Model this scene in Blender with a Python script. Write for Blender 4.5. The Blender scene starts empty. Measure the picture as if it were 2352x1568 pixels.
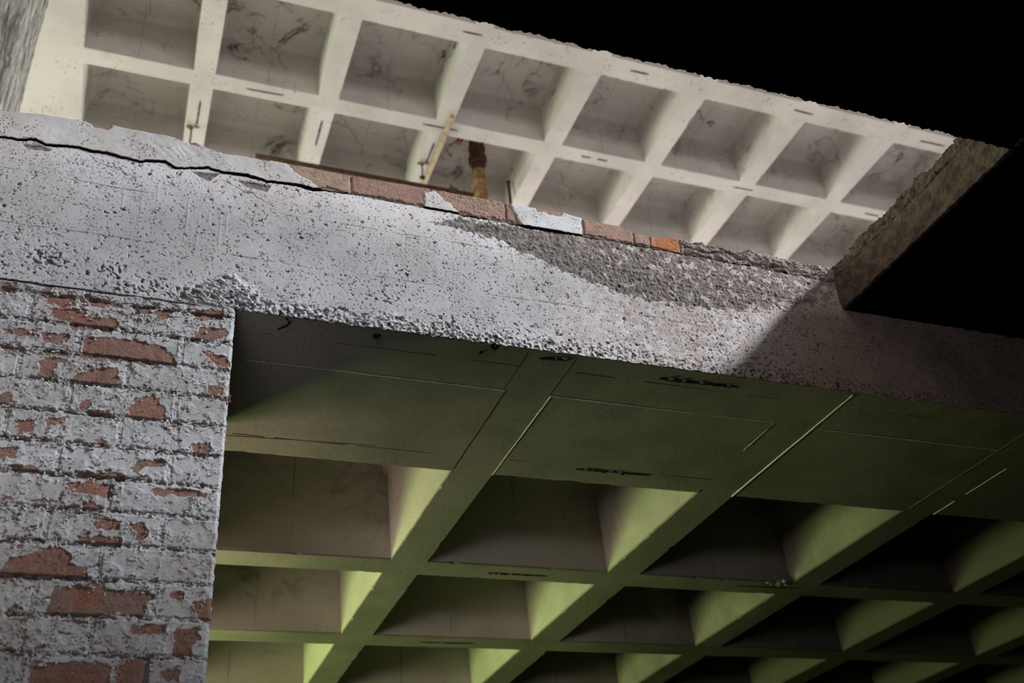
import bpy, bmesh, math, random
import numpy as np
from mathutils import Matrix, Vector

# ------------------------------------------------------------------ camera, world, lights, exposure
C = bpy.context.scene.collection
SC = bpy.context.scene
CAM_ROWS = ((0.9360213, -0.34285051, -0.07948367),
            (0.12613917, 0.53764816, -0.83368061),
            (0.32856207, 0.77031681, 0.54649701))
cam = bpy.data.cameras.new('camera')
cam.sensor_width = 36.0
cam.lens = 2391.77 / 2352.0 * 36.0
cam.clip_start = 0.02
cam_o = bpy.data.objects.new('camera', cam)
r0, r1, r2 = CAM_ROWS
cam_o.matrix_world = Matrix(((r0[0], -r1[0], -r2[0], 0), (r0[1], -r1[1], -r2[1], 0), (r0[2], -r1[2], -r2[2], 0), (0, 0, 0, 1)))
cam.dof.use_dof = True
cam.dof.focus_distance = 2.75
cam.dof.aperture_fstop = 3.6
C.objects.link(cam_o)
SC.camera = cam_o

world = bpy.data.worlds.new('sky')
world.use_nodes = True
SC.world = world
bg = world.node_tree.nodes['Background']
bg.inputs['Color'].default_value = (0.55, 0.66, 0.80, 1)
bg.inputs['Strength'].default_value = 0.6

SC.view_settings.view_transform = 'Standard'
SC.view_settings.look = 'None'
SC.view_settings.exposure = 0.0
SC.view_settings.gamma = 1.0
SC.view_settings.use_curve_mapping = False


def window_light(name, loc, normal, sx, sy, watts, color, spread=180):
    """rectangular lamp filling one opening, for daylight and the added pale fill"""
    l = bpy.data.lights.new(name, 'AREA')
    l.shape = 'RECTANGLE'; l.size = sx; l.size_y = sy
    l.energy = watts; l.color = color; l.spread = math.radians(spread)
    o = bpy.data.objects.new(name, l)
    o.location = loc
    o.rotation_euler = Vector(normal).to_track_quat('-Z', 'Y').to_euler()
    C.objects.link(o)
    return o


FLOOR = -1.60       # lower floor
ZL = 1.5126         # rib soffit of the lower waffle slab = underside of the beam
ZS, ZT = 1.826, 2.012   # underside and top of the thin slab round the opening
ZU = 5.871          # rib soffit of the upper waffle slab
YB = 2.153          # face of the beam
XH = 2.076          # right edge of the opening
YH = 1.400          # near edge of the opening

window_light('rooflight_daylight', (6.40, -1.05, 5.98), (0, 0, -1), 0.85, 1.15, 1740, (0.94, 0.95, 1.0))
window_light('upper_left_daylight', (-5.85, 7.4, 3.7), (1, -0.1, 0.15), 6.0, 1.7, 430, (0.86, 0.95, 0.74))
window_light('upper_far_daylight', (4.3, 11.80, 3.7), (0, -1, 0.15), 9.0, 1.7, 670, (1.0, 0.93, 0.92))
window_light('upper_front_daylight', (3.0, -5.80, 3.6), (0, 1, 0), 7.0, 1.4, 240, (1.0, 0.92, 0.90))
window_light('lower_green_daylight', (-2.85, 5.5, 0.40), (1, -0.3, 0.2), 2.2, 0.8, 200, (0.67, 0.92, 0.28))
window_light('lower_pale_fill', (-1.14, 3.59, 0.95), (1, 0.0, 0.3), 0.72, 0.7, 21.0, (1.0, 0.77, 0.63))  # added fill lamp without a known source, brightens the left ribs
window_light('lower_front_daylight', (-2.6, -5.80, 0.1), (2.6, 9.4, 0.6), 1.8, 0.8, 9, (1.0, 0.90, 0.88), 60)

rng = np.random.default_rng(7)
random.seed(5)


# ------------------------------------------------------------------ noise
def _hash(ix, iy, seed):
    h = (ix.astype(np.int64) * 374761393 + iy.astype(np.int64) * 668265263 + seed * 974634777) & 0xffffffff
    h = ((h ^ (h >> 13)) * 1274126177) & 0xffffffff
    h = ((h ^ (h >> 16)) * 2246822519) & 0xffffffff
    return ((h ^ (h >> 15)) & 0xffffff) / float(0xffffff)


def gnoise(x, y, seed=0):
    """gradient noise, about -1..1"""
    xi = np.floor(x); yi = np.floor(y)
    fx = x - xi; fy = y - yi
    u = fx * fx * fx * (fx * (fx * 6 - 15) + 10); v = fy * fy * fy * (fy * (fy * 6 - 15) + 10)
    def g(dx, dy):
        a = _hash(xi + dx, yi + dy, seed) * 2 * np.pi
        return np.cos(a) * (fx - dx) + np.sin(a) * (fy - dy)
    n0 = g(0, 0) * (1 - u) + g(1, 0) * u
    n1 = g(0, 1) * (1 - u) + g(1, 1) * u
    return (n0 * (1 - v) + n1 * v) * 1.5


def fbm(x, y, scale, octv=4, seed=0, gain=0.5):
    s = np.zeros(np.broadcast(x, y).shape); a = 1.0; t = 0
    for o in range(octv):
        s += a * gnoise(x * scale + 17.3 * o, y * scale - 9.1 * o, seed + o); t += a
        a *= gain; scale *= 2.03
    return s / t * 1.4


def worley(x, y, scale, seed=0):
    """distance to the nearest feature point (in cells) and that point's random number"""
    xs = x * scale; ys = y * scale
    xi = np.floor(xs); yi = np.floor(ys)
    best = np.full(xs.shape, 9.0); rid = np.zeros(xs.shape)
    for dx in (-1, 0, 1):
        for dy in (-1, 0, 1):
            cx = xi + dx; cy = yi + dy
            px = cx + _hash(cx, cy, seed); py = cy + _hash(cx, cy, seed + 51)
            d = np.hypot(xs - px, ys - py)
            m = d < best
            best = np.where(m, d, best); rid = np.where(m, _hash(cx, cy, seed + 97), rid)
    return best, rid


def sstep(a, b, x):
    t = np.clip((x - a) / (b - a), 0, 1)
    return t * t * (3 - 2 * t)


def poly_sd(x, z, pts, pad=0.03):
    """signed distance to a polygon, negative inside; +pad away from it"""
    p = np.array(pts, float)
    out = np.full(x.shape, pad)
    m = (x > p[:, 0].min() - pad) & (x < p[:, 0].max() + pad) & (z > p[:, 1].min() - pad) & (z < p[:, 1].max() + pad)
    if not m.any():
        return out
    xx = x[m]; zz = z[m]
    d = np.full(xx.shape, 9.0); ins = np.zeros(xx.shape, bool)
    for i in range(len(p)):
        a = p[i]; b = p[(i + 1) % len(p)]
        e = b - a
        t = np.clip(((xx - a[0]) * e[0] + (zz - a[1]) * e[1]) / (e @ e), 0, 1)
        d = np.minimum(d, np.hypot(xx - a[0] - t * e[0], zz - a[1] - t * e[1]))
        c = ((a[1] > zz) != (b[1] > zz))
        if e[1] != 0:
            ins ^= c & (xx < a[0] + (zz - a[1]) / e[1] * e[0])
    out[m] = np.minimum(np.where(ins, -d, d), pad)
    return out


# ------------------------------------------------------------------ mesh helpers
def tag(o, label=None, cat=None, group=None, kind=None):
    if label: o['label'] = label
    if cat: o['category'] = cat
    if group: o['group'] = group
    if kind: o['kind'] = kind
    return o


def link(name, me, mats, parent=None):
    o = bpy.data.objects.new(name, me)
    for m in (mats if isinstance(mats, (list, tuple)) else [mats]):
        me.materials.append(m)
    C.objects.link(o)
    if parent is not None:
        o.parent = parent
    return o


def grid_mesh(name, P, attrs=None, flip=False, smooth=True):
    nu, nv = P.shape[:2]
    me = bpy.data.meshes.new(name)
    me.vertices.add(nu * nv)
    me.vertices.foreach_set('co', P.reshape(-1).astype(np.float32))
    idx = np.arange(nu * nv).reshape(nu, nv)
    q = np.stack([idx[:-1, :-1], idx[1:, :-1], idx[1:, 1:], idx[:-1, 1:]], -1).reshape(-1, 4)
    if flip: q = q[:, ::-1]
    n = len(q)
    me.loops.add(4 * n)
    me.loops.foreach_set('vertex_index', q.reshape(-1).astype(np.int32))
    me.polygons.add(n)
    me.polygons.foreach_set('loop_start', np.arange(0, 4 * n, 4, dtype=np.int32))
    me.polygons.foreach_set('use_smooth', np.full(n, smooth))
    me.update(calc_edges=True)
    for k, a in (attrs or {}).items():
        t = me.attributes.new(k, 'FLOAT', 'POINT')
        t.data.foreach_set('value', a.reshape(-1).astype(np.float32))
    return me


class MB:
    """collects shapes for one mesh"""
    def __init__(s):
        s.bm = bmesh.new()
    def box(s, x0, x1, y0, y1, z0, z1, mi=0, bevel=0):
        vs = [s.bm.verts.new(p) for p in ((x0, y0, z0), (x1, y0, z0), (x1, y1, z0), (x0, y1, z0), (x0, y0, z1), (x1, y0, z1), (x1, y1, z1), (x0, y1, z1))]
        fs = [s.bm.faces.new([vs[i] for i in f]) for f in ((3, 2, 1, 0), (4, 5, 6, 7), (0, 1, 5, 4), (1, 2, 6, 5), (2, 3, 7, 6), (3, 0, 4, 7))]
        for f in fs: f.material_index = mi
        if bevel:
            es = list({e for f in fs for e in f.edges})
            bmesh.ops.bevel(s.bm, geom=es, offset=bevel, segments=2, affect='EDGES')
        return vs
    def tube(s, pts, radii, seg=20, mi=0, cap=True, smooth=True, wob=0):
        pts = [Vector(p) for p in pts]
        if not isinstance(radii, (list, tuple)): radii = [radii] * len(pts)
        rings = []
        ref = Vector((0, 1, 0))
        for i, p in enumerate(pts):
            t = (pts[min(i + 1, len(pts) - 1)] - pts[max(i - 1, 0)])
            t = t.normalized() if t.length > 1e-9 else Vector((0, 0, 1))
            if abs(t.dot(ref)) > .95: ref = Vector((1, 0, 0))
            a = t.cross(ref).normalized(); b = t.cross(a)
            ring = []
            for k in range(seg):
                an = 2 * math.pi * k / seg
                r = radii[i] * (1 + wob * random.uniform(-1, 1))
                ring.append(s.bm.verts.new(p + a * math.cos(an) * r + b * math.sin(an) * r))
            rings.append(ring)
        for r0_, r1_ in zip(rings, rings[1:]):
            for k in range(seg):
                f = s.bm.faces.new((r0_[k], r0_[(k + 1) % seg], r1_[(k + 1) % seg], r1_[k])); f.material_index = mi; f.smooth = smooth
        if cap:
            for r in (rings[0], rings[-1]):
                f = s.bm.faces.new(r); f.material_index = mi
        return rings
    def quad(s, a, b, c, d, mi=0, smooth=False):
        f = s.bm.faces.new([s.bm.verts.new(p) for p in (a, b, c, d)]); f.material_index = mi; f.smooth = smooth
        return f
    def build(s, name, mats, parent=None):
        bmesh.ops.recalc_face_normals(s.bm, faces=s.bm.faces[:])
        me = bpy.data.meshes.new(name); s.bm.to_mesh(me); s.bm.free()
        return link(name, me, mats, parent)


# ------------------------------------------------------------------ material helpers
class NT:
    def __init__(s, name, rough=0.9):
        s.m = bpy.data.materials.new(name); s.m.use_nodes = True
        s.t = s.m.node_tree; s.b = s.t.nodes['Principled BSDF']
        s.b.inputs['Roughness'].default_value = rough
        s.b.inputs['Specular IOR Level'].default_value = 0.25
        s.co = s.t.nodes.new('ShaderNodeTexCoord').outputs['Object']
    def _in(s, sock, v):
        if isinstance(v, bpy.types.NodeSocket): s.t.links.new(v, sock)
        elif isinstance(v, tuple) and len(v) == 3 and sock.type == 'RGBA': sock.default_value = (*v, 1)
        else: sock.default_value = v
    def noise(s, scale, detail=4, rough=.55, dist=0, co=None):
        n = s.t.nodes.new('ShaderNodeTexNoise'); s._in(n.inputs['Vector'], co or s.co)
        n.inputs['Scale'].default_value = scale; n.inputs['Detail'].default_value = detail
        n.inputs['Roughness'].default_value = rough; n.inputs['Distortion'].default_value = dist
        return n.outputs['Fac']
    def voro(s, scale, feature='F1', co=None, out='Distance', rnd=1):
        n = s.t.nodes.new('ShaderNodeTexVoronoi'); n.feature = feature; s._in(n.inputs['Vector'], co or s.co)
        n.inputs['Scale'].default_value = scale; n.inputs['Randomness'].default_value = rnd
        return n.outputs[out]
    def ramp(s, f, a, b, lo=0.0, hi=1.0):
        n = s.t.nodes.new('ShaderNodeMapRange'); n.interpolation_type = 'SMOOTHSTEP'
        s._in(n.inputs['Value'], f); n.inputs['From Min'].default_value = a; n.inputs['From Max'].default_value = b
        n.inputs['To Min'].default_value = lo; n.inputs['To Max'].default_value = hi
        return n.outputs['Result']
    def mix(s, f, a, b):
        n = s.t.nodes.new('ShaderNodeMix'); n.data_type = 'RGBA'
        s._in(n.inputs[0], f); s._in(n.inputs[6], a); s._in(n.inputs[7], b)
        return n.outputs[2]
    def math(s, op, a, b=0.0, c=0.0):
        n = s.t.nodes.new('ShaderNodeMath'); n.operation = op
        s._in(n.inputs[0], a); s._in(n.inputs[1], b); s._in(n.inputs[2], c)
        return n.outputs[0]
    def attr(s, name):
        n = s.t.nodes.new('ShaderNodeAttribute'); n.attribute_name = name
        return n.outputs['Fac']
    def sep(s, v):
        n = s.t.nodes.new('ShaderNodeSeparateXYZ'); s._in(n.inputs[0], v)
        return n.outputs
    def mapping(s, scale):
        n = s.t.nodes.new('ShaderNodeMapping'); s._in(n.inputs['Vector'], s.co); n.inputs['Scale'].default_value = scale
        return n.outputs[0]
    def warp(s, scale, amt):
        n = s.t.nodes.new('ShaderNodeTexNoise'); s._in(n.inputs['Vector'], s.co); n.inputs['Scale'].default_value = scale
        n.inputs['Detail'].default_value = 4
        m = s.t.nodes.new('ShaderNodeVectorMath'); m.operation = 'MULTIPLY_ADD'
        s._in(m.inputs[0], n.outputs['Color']); m.inputs[1].default_value = (amt, amt, amt); s._in(m.inputs[2], s.co)
        return m.outputs[0]
    def bump(s, h, dist, strength=1.0, prev=None):
        n = s.t.nodes.new('ShaderNodeBump'); s._in(n.inputs['Height'], h)
        n.inputs['Distance'].default_value = dist; n.inputs['Strength'].default_value = strength
        if prev is not None: s.t.links.new(prev, n.inputs['Normal'])
        return n.outputs[0]
    def out(s, color, normal=None, rough=None):
        s._in(s.b.inputs['Base Color'], color)
        if normal is not None: s.t.links.new(normal, s.b.inputs['Normal'])
        if rough is not None: s._in(s.b.inputs['Roughness'], rough)
        return s.m


def mat_waffle(name, c0, c1, z_stain, stain=1.0, dark=(0.045, 0.034, 0.025), under=None, pitch=.902):
    n = NT(name)
    col = n.mix(n.ramp(n.noise(1.7, 5), .35, .65), c0, c1)
    col = n.mix(n.ramp(n.noise(9, 6, .65), .55, .75, 0, .35), col, tuple(v * .62 for v in c1))
    z = n.sep(n.co)[2]
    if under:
        soot_falloff = n.ramp(n.math('ADD', n.sep(n.co)[0], n.math('MULTIPLY_ADD', n.noise(1.6, 6, .7), 1.6, -.8)), 1.5, 3.5, 0, .88)  # sooty stain, with light falling off to the right painted in
        g = n.mix(n.ramp(n.noise(3, 5, .6), .35, .65), under[0], under[1])  # rib undersides darkened in colour to stand in for their shade
        left_glow = n.ramp(n.math('ADD', n.sep(n.co)[0], n.math('MULTIPLY_ADD', n.noise(2.5, 5, .65), .8, -.4)), .80, .20)  # lighter undersides at the left, a painted glow of the pale light
        g = n.mix(left_glow, g, (.46, .415, .355))
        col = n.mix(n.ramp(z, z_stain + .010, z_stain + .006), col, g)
    top = n.ramp(z, z_stain + .05, z_stain + .22)         # coffer tops carry the damp stains
    blot = n.math('MULTIPLY', n.ramp(n.noise(2.8, 10, .74, 1.1), .53, .66), n.ramp(n.noise(1.3, 2), .42, .55))
    wave = n.voro(1.9, 'DISTANCE_TO_EDGE', n.warp(3.5, .5))
    crack = n.math('MULTIPLY', n.ramp(wave, .035, .0), n.ramp(n.noise(1.9, 5, .7), .47, .56))
    st = n.math('MULTIPLY', n.math('MAXIMUM', blot, n.math('MULTIPLY', crack, .4)), top)
    col = n.mix(n.math('MULTIPLY', st, .95 * stain), col, dark)
    sp = n.math('MULTIPLY', n.ramp(n.voro(30 if under is None else 85), .26, .14), n.ramp(n.noise(6, 3), .50, .64))
    col = n.mix(n.math('MULTIPLY', sp, .75), col, (.07, .06, .05))
    xx = n.math('ABSOLUTE', n.math('SUBTRACT', n.math('FRACT', n.math('MULTIPLY_ADD', n.sep(n.co)[0], 1 / pitch, .5 - .597 / pitch)), .5))
    seam = n.math('MULTIPLY', n.math('MULTIPLY', n.ramp(xx, .0042, .0022), n.ramp(z, z_stain + .015, z_stain + .03)), n.ramp(n.noise(3, 3), .38, .55))
    col = n.mix(n.math('MULTIPLY', seam, .55), col, (.12, .10, .085))
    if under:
        col = n.mix(soot_falloff, col, (.035, .031, .026))
    nb = n.bump(n.noise(45, 6, .6), .003, .4)
    nb = n.bump(n.noise(4, 3), .008, .25, nb)
    return n.out(col, nb)


def mat_beam():
    n = NT('whitewashed_concrete')
    bare = n.attr('bare'); soil_shade = n.attr('soil_shade'); chip = n.attr('chip'); rust = n.attr('rust'); grime_shade = n.attr('grime_shade')
    white = n.mix(n.ramp(n.noise(4, 7, .65), .36, .68), (.70, .705, .725), (.54, .535, .545))
    white = n.mix(n.ramp(n.noise(2.2, 4, .6), .45, .7, 0, .55), white, (.56, .59, .66))
    white = n.mix(n.ramp(n.noise(110, 6, .75), .52, .72, 0, .6), white, (.36, .345, .345))
    tan = n.mix(n.noise(30, 6, .7), (.53, .41, .34), (.33, .235, .185))
    white = n.mix(n.math('MULTIPLY', soil_shade, .85), white, tan)
    grey = n.mix(n.ramp(n.noise(38, 8, .75), .36, .62), (.085, .079, .072), (.27, .258, .242))
    grey = n.mix(n.math('MULTIPLY', soil_shade, .65), grey, n.mix(n.noise(45, 7, .75), (.075, .055, .042), (.33, .255, .21)))
    grey = n.mix(n.ramp(n.noise(130, 5, .7, .8), .55, .66, 0, .9), grey, (.055, .045, .042))
    grey = n.mix(n.ramp(n.noise(90, 4, .7, .6, n.warp(5, .4)), .60, .70, 0, .7), grey, (.52, .50, .48))
    col = n.mix(bare, white, grey)
    w1 = n.warp(70, .012)
    dots = n.math('MULTIPLY', n.ramp(n.voro(105, co=w1), .33, .25), n.ramp(n.noise(26, 4, .6), .47, .58))
    col = n.mix(n.math('MULTIPLY', dots, .85), col, (.075, .06, .06))
    w2 = n.warp(130, .008)
    dots2 = n.math('MULTIPLY', n.ramp(n.voro(260, co=w2), .37, .28), n.ramp(n.noise(11, 5, .6), .42, .60))
    col = n.mix(n.math('MULTIPLY', dots2, .7), col, (.12, .105, .105))
    scr = n.math('MULTIPLY', n.ramp(n.noise(60, 4, .6, 2.5), .655, .70), n.ramp(n.noise(7, 3), .46, .6))
    col = n.mix(n.math('MULTIPLY', scr, .8), col, (.11, .09, .088))
    col = n.mix(chip, col, n.mix(n.noise(60, 4, .7), (.035, .028, .028), (.12, .10, .095)))
    col = n.mix(rust, col, (.30, .13, .085))
    col = n.mix(grime_shade, col, (.035, .025, .022))  # dirt in the cracks, plus the shade of their depth as dark colour
    nb = n.bump(n.noise(210, 5, .65), .0006, .6)
    nb = n.bump(n.noise(60, 5, .6), .0010, .5, nb)
    return n.out(col, nb)


def mat_brick(name='peeling_brickwork'):
    n = NT(name)
    paint = n.attr('paint'); joint = n.attr('joint'); tone = n.attr('tone'); orange = n.attr('orange'); grime_shade = n.attr('grime_shade')
    b = n.mix(n.ramp(tone, 0, .5), (.335, .18, .135), (.31, .205, .17))
    b = n.mix(n.ramp(tone, .5, 1), b, (.36, .27, .205))
    b = n.mix(orange, b, (.36, .135, .055))
    b = n.mix(n.ramp(n.noise(34, 6, .65), .35, .7, 0, .8), b, n.mix(.45, b, (.13, .07, .055)))
    b = n.mix(n.ramp(n.noise(170, 4, .6), .57, .66, 0, .75), b, (.06, .04, .035))
    b = n.mix(joint, b, n.mix(n.noise(80, 5, .7), (.115, .098, .088), (.33, .305, .28)))
    w = n.mix(n.ramp(n.noise(9, 6, .65), .35, .68), (.59, .615, .64), (.47, .475, .475))
    w = n.mix(n.ramp(n.noise(2.5, 3), .45, .68, 0, .5), w, (.56, .54, .49))
    w = n.mix(n.ramp(n.noise(130, 6, .75), .53, .70, 0, .65), w, (.26, .245, .24))
    sp = n.math('MULTIPLY', n.ramp(n.voro(150, co=n.warp(80, .01)), .42, .28), n.ramp(n.noise(22, 4), .46, .60))
    w = n.mix(n.math('MULTIPLY', sp, .85), w, (.10, .08, .075))
    scr = n.math('MULTIPLY', n.ramp(n.noise(50, 5, .65, 2.5), .63, .69), n.ramp(n.noise(9, 3), .42, .58))
    w = n.mix(n.math('MULTIPLY', scr, .8), w, (.15, .11, .10))
    col = n.mix(paint, b, w)
    col = n.mix(grime_shade, col, (.035, .025, .022))  # joint dirt together with the painted dark of the gaps
    nb = n.bump(n.noise(260, 4, .6), .0006, .6)
    nb = n.bump(n.noise(70, 4, .6), .0010, .5, nb)
    return n.out(col, nb)


def mat_plain(name, c0, c1, scale=20, bump=.002, rough=.9, metal=0):
    n = NT(name, rough)
    col = n.mix(n.ramp(n.noise(scale, 6, .65), .35, .65), c0, c1)
    n.b.inputs['Metallic'].default_value = metal
    return n.out(col, n.bump(n.noise(scale * 4, 5, .6), bump, .7))


M_UP = mat_waffle('limewashed_waffle_concrete', (.60, .57, .53), (.50, .47, .44), ZU)
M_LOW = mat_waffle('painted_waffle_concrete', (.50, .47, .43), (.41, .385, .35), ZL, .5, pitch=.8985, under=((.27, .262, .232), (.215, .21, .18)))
M_BEAM = mat_beam()
M_BRICK = mat_brick()
M_SHADE = mat_plain('shade_black_concrete', (.003, .0027, .0025), (.006, .005, .0045), 14, .004)  # unlit concrete: the shade is put into a near-black colour
M_SHADE.node_tree.nodes['Principled BSDF'].inputs['Specular IOR Level'].default_value = 0.02
M_EDGE = mat_plain('broken_slab_concrete', (.105, .076, .057), (.225, .168, .132), 30, .006)
M_GREY = mat_plain('bare_grey_concrete', (.30, .29, .28), (.40, .38, .36), 6, .003)
M_FLOOR = mat_plain('dusty_floor_screed', (.36, .34, .325), (.43, .41, .395), 3, .003)
M_DARKFLOOR = mat_plain('bounce_cut_floor', (.022, .020, .018), (.045, .040, .036), 3, .003)  # colour kept dark so little light bounces up to the ceilings
M_DIRT = mat_plain('dirt_filled_joint', (.10, .095, .08), (.15, .145, .12), 60, .001)
M_FIN = mat_plain('bright_board_ridge', (.78, .78, .72), (.62, .62, .57), 60, .001)
M_SLOT = mat_plain('black_rusted_channel', (.012, .010, .009), (.03, .022, .017), 60, .002, .8)
M_FLAKE = mat_plain('torn_paint_skin', (.26, .255, .22), (.34, .33, .29), 60, .001)
M_PFLAKE = mat_plain('curled_paint_flake', (.62, .63, .64), (.50, .49, .48), 60, .001)
M_RUST = mat_plain('rusty_iron', (.19, .10, .042), (.35, .22, .115), 22, .004, .85)
M_DRUST = mat_plain('dark_rusted_iron', (.035, .02, .012), (.10, .05, .028), 30, .004, .85)
M_LATH = mat_plain('yellowed_timber', (.40, .31, .17), (.50, .42, .28), 25, .002)
M_RED = mat_plain('faded_red_plastic', (.42, .15, .11), (.48, .20, .15), 40, .001, .6)
M_GRASS = mat_plain('lawn_grass', (.07, .13, .02), (.12, .20, .04), 8, .02)
M_FRAME = mat_plain('weathered_window_frame', (.30, .29, .27), (.38, .37, .35), 20, .002)


# ------------------------------------------------------------------ large structure
X0, X1, Y0, Y1 = -5.0, 9.0, -6.0, 12.0
XU = -6.00                                   # left wall of the upper storey
#     # the building bay
XL = -3.00                                   # left wall of the lower room


def wall_with_openings(name, axis, pos, t, a0, a1, z0, z1, holes, mat, label):
    """a wall in the plane axis=pos, thickness t, spanning a0..a1, with rectangular openings"""
    b = MB()
    cuts_a = sorted({a0, a1, *[h[0] for h in holes], *[h[1] for h in holes]})
    cuts_z = sorted({z0, z1, *[h[2] for h in holes], *[h[3] for h in holes]})
    for p, q in zip(cuts_a, cuts_a[1:]):
        for u, v in zip(cuts_z, cuts_z[1:]):
            if any(h[0] <= p and q <= h[1] and h[2] <= u and v <= h[3] for h in holes): continue
            if axis == 'x': b.box(pos, pos + t, p, q, u, v)
            else: b.box(p, q, pos, pos + t, u, v)
    bmesh.ops.remove_doubles(b.bm, verts=b.bm.verts[:], dist=1e-5)
    o = b.build(name, mat)
    return tag(o, label, 'wall', kind='structure')


def slab_box(name, boxes, mat, label, cat):
    b = MB()
    for bx in boxes: b.box(*bx)
    return tag(b.build(name, mat), label, cat, kind='structure')


slab_box('floor_lower', [(X0, X1, Y0, YB + .3, FLOOR - .2, FLOOR), ], M_DARKFLOOR, 'concrete floor on the near side of the beam, darkened to cut bounced light', 'floor')
slab_box('floor_far', [(XL - .25, X1, YB + .3, Y1, FLOOR - .2, FLOOR), ], M_DARKFLOOR, 'concrete floor under the lower coffered ceiling, darkened to cut bounced light', 'floor')
slab_box('ground', [(-40, XL - .25, YB + .36, 40, FLOOR - .35, FLOOR - .05), (-40, X0 - .25, -40, YB + .36, FLOOR - .35, FLOOR - .05)], M_GRASS, 'green lawn outside the left wall of the building', 'lawn')
slab_box('floor_upper', [(XU, X1, 2.30, Y1, ZL + .40, ZT - .004)], M_FLOOR, 'upper storey floor screed behind the brick upstand', 'floor')

# thin slab round the opening, its unlit underside painted black as shade
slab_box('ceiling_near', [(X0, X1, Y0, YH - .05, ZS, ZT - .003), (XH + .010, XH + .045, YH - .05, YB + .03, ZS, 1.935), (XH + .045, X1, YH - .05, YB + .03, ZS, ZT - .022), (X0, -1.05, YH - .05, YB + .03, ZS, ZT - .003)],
         M_SHADE, 'black underside of the thin floor slab around the opening, shade painted in', 'ceiling')

wall_with_openings('wall_left', 'x', XL - .25, .25, 4.0, Y1, FLOOR, ZL + .4, [(4.3, 6.7, -.1, .9)], M_LOW, 'left wall of the lower room with a wide opening to the lawn')
wall_with_openings('wall_light_block', 'y', 4.0, .15, XL - .25, -1.2, FLOOR, ZL - .003, [], M_LOW, 'added unseen return wall behind the brick wall, holding back light')  # added out of view to block green light near the brick wall
wall_with_openings('wall_fill_opening', 'x', -1.4, .2, YB + .605, 4.15, FLOOR, ZL - .003, [(3.2, 3.98, .55, 1.32)], M_LOW, 'added unseen wall behind the brick wall, with an opening for the fill lamp')  # added out of view to carry the pale fill lamp
wall_with_openings('wall_near_left', 'x', X0 - .25, .25, Y0, YB + .35, FLOOR, ZS, [], M_SHADE, 'dark left wall of the space in front of the beam')
wall_with_openings('wall_front', 'y', Y0 - .25, .25, X0, X1, FLOOR, ZS, [(-3.5, -1.7, -.5, .5)], M_SHADE, 'dark rear wall with one low opening in front of the beam')
wall_with_openings('wall_right', 'x', X1, .25, Y0, Y1, FLOOR, ZU + .45, [], M_SHADE, 'dark right hand wall of the building bay')
wall_with_openings('wall_far', 'y', Y1, .25, XL - .25, X1, FLOOR, ZL + .4, [], M_LOW, 'far wall of the lower room')
wall_with_openings('wall_upper_left', 'x', XU - .25, .25, Y0, Y1, ZT, ZU + .45, [(4.4, 10.4, 2.85, 4.55)], M_UP, 'left wall of the upper storey with a long window opening')
wall_with_openings('wall_upper_far', 'y', Y1, .25, XU, X1, ZT, ZU + .45, [(-.2, 8.8, 2.85, 4.55)], M_UP, 'far wall of the upper storey with a long window opening')
wall_with_openings('wall_upper_front', 'y', Y0 - .25, .25, XU, X1, ZT, ZU + .45, [(-.5, 6.5, 2.9, 4.3)], M_UP, 'rear wall of the upper storey with a window opening')
# roof over the upper waffle, with the rooflight that lets the daylight fall on the beam
RX0, RX1, RY0, RY1 = 5.95, 6.85, -1.65, -.45
slab_box('roof', [(XU, X1, 3.4, Y1, ZU + .46, ZU + .75), (XU, X1, RY1, 3.4, ZU + .003, ZU + .75), (XU, RX0, RY0, RY1, ZU + .003, ZU + .75), (RX1, X1, RY0, RY1, ZU + .003, ZU + .75), (XU, X1, Y0, RY0, ZU + .003, ZU + .75)],
         M_UP, 'flat roof slab over the upper storey with one rooflight', 'roof')


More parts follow.
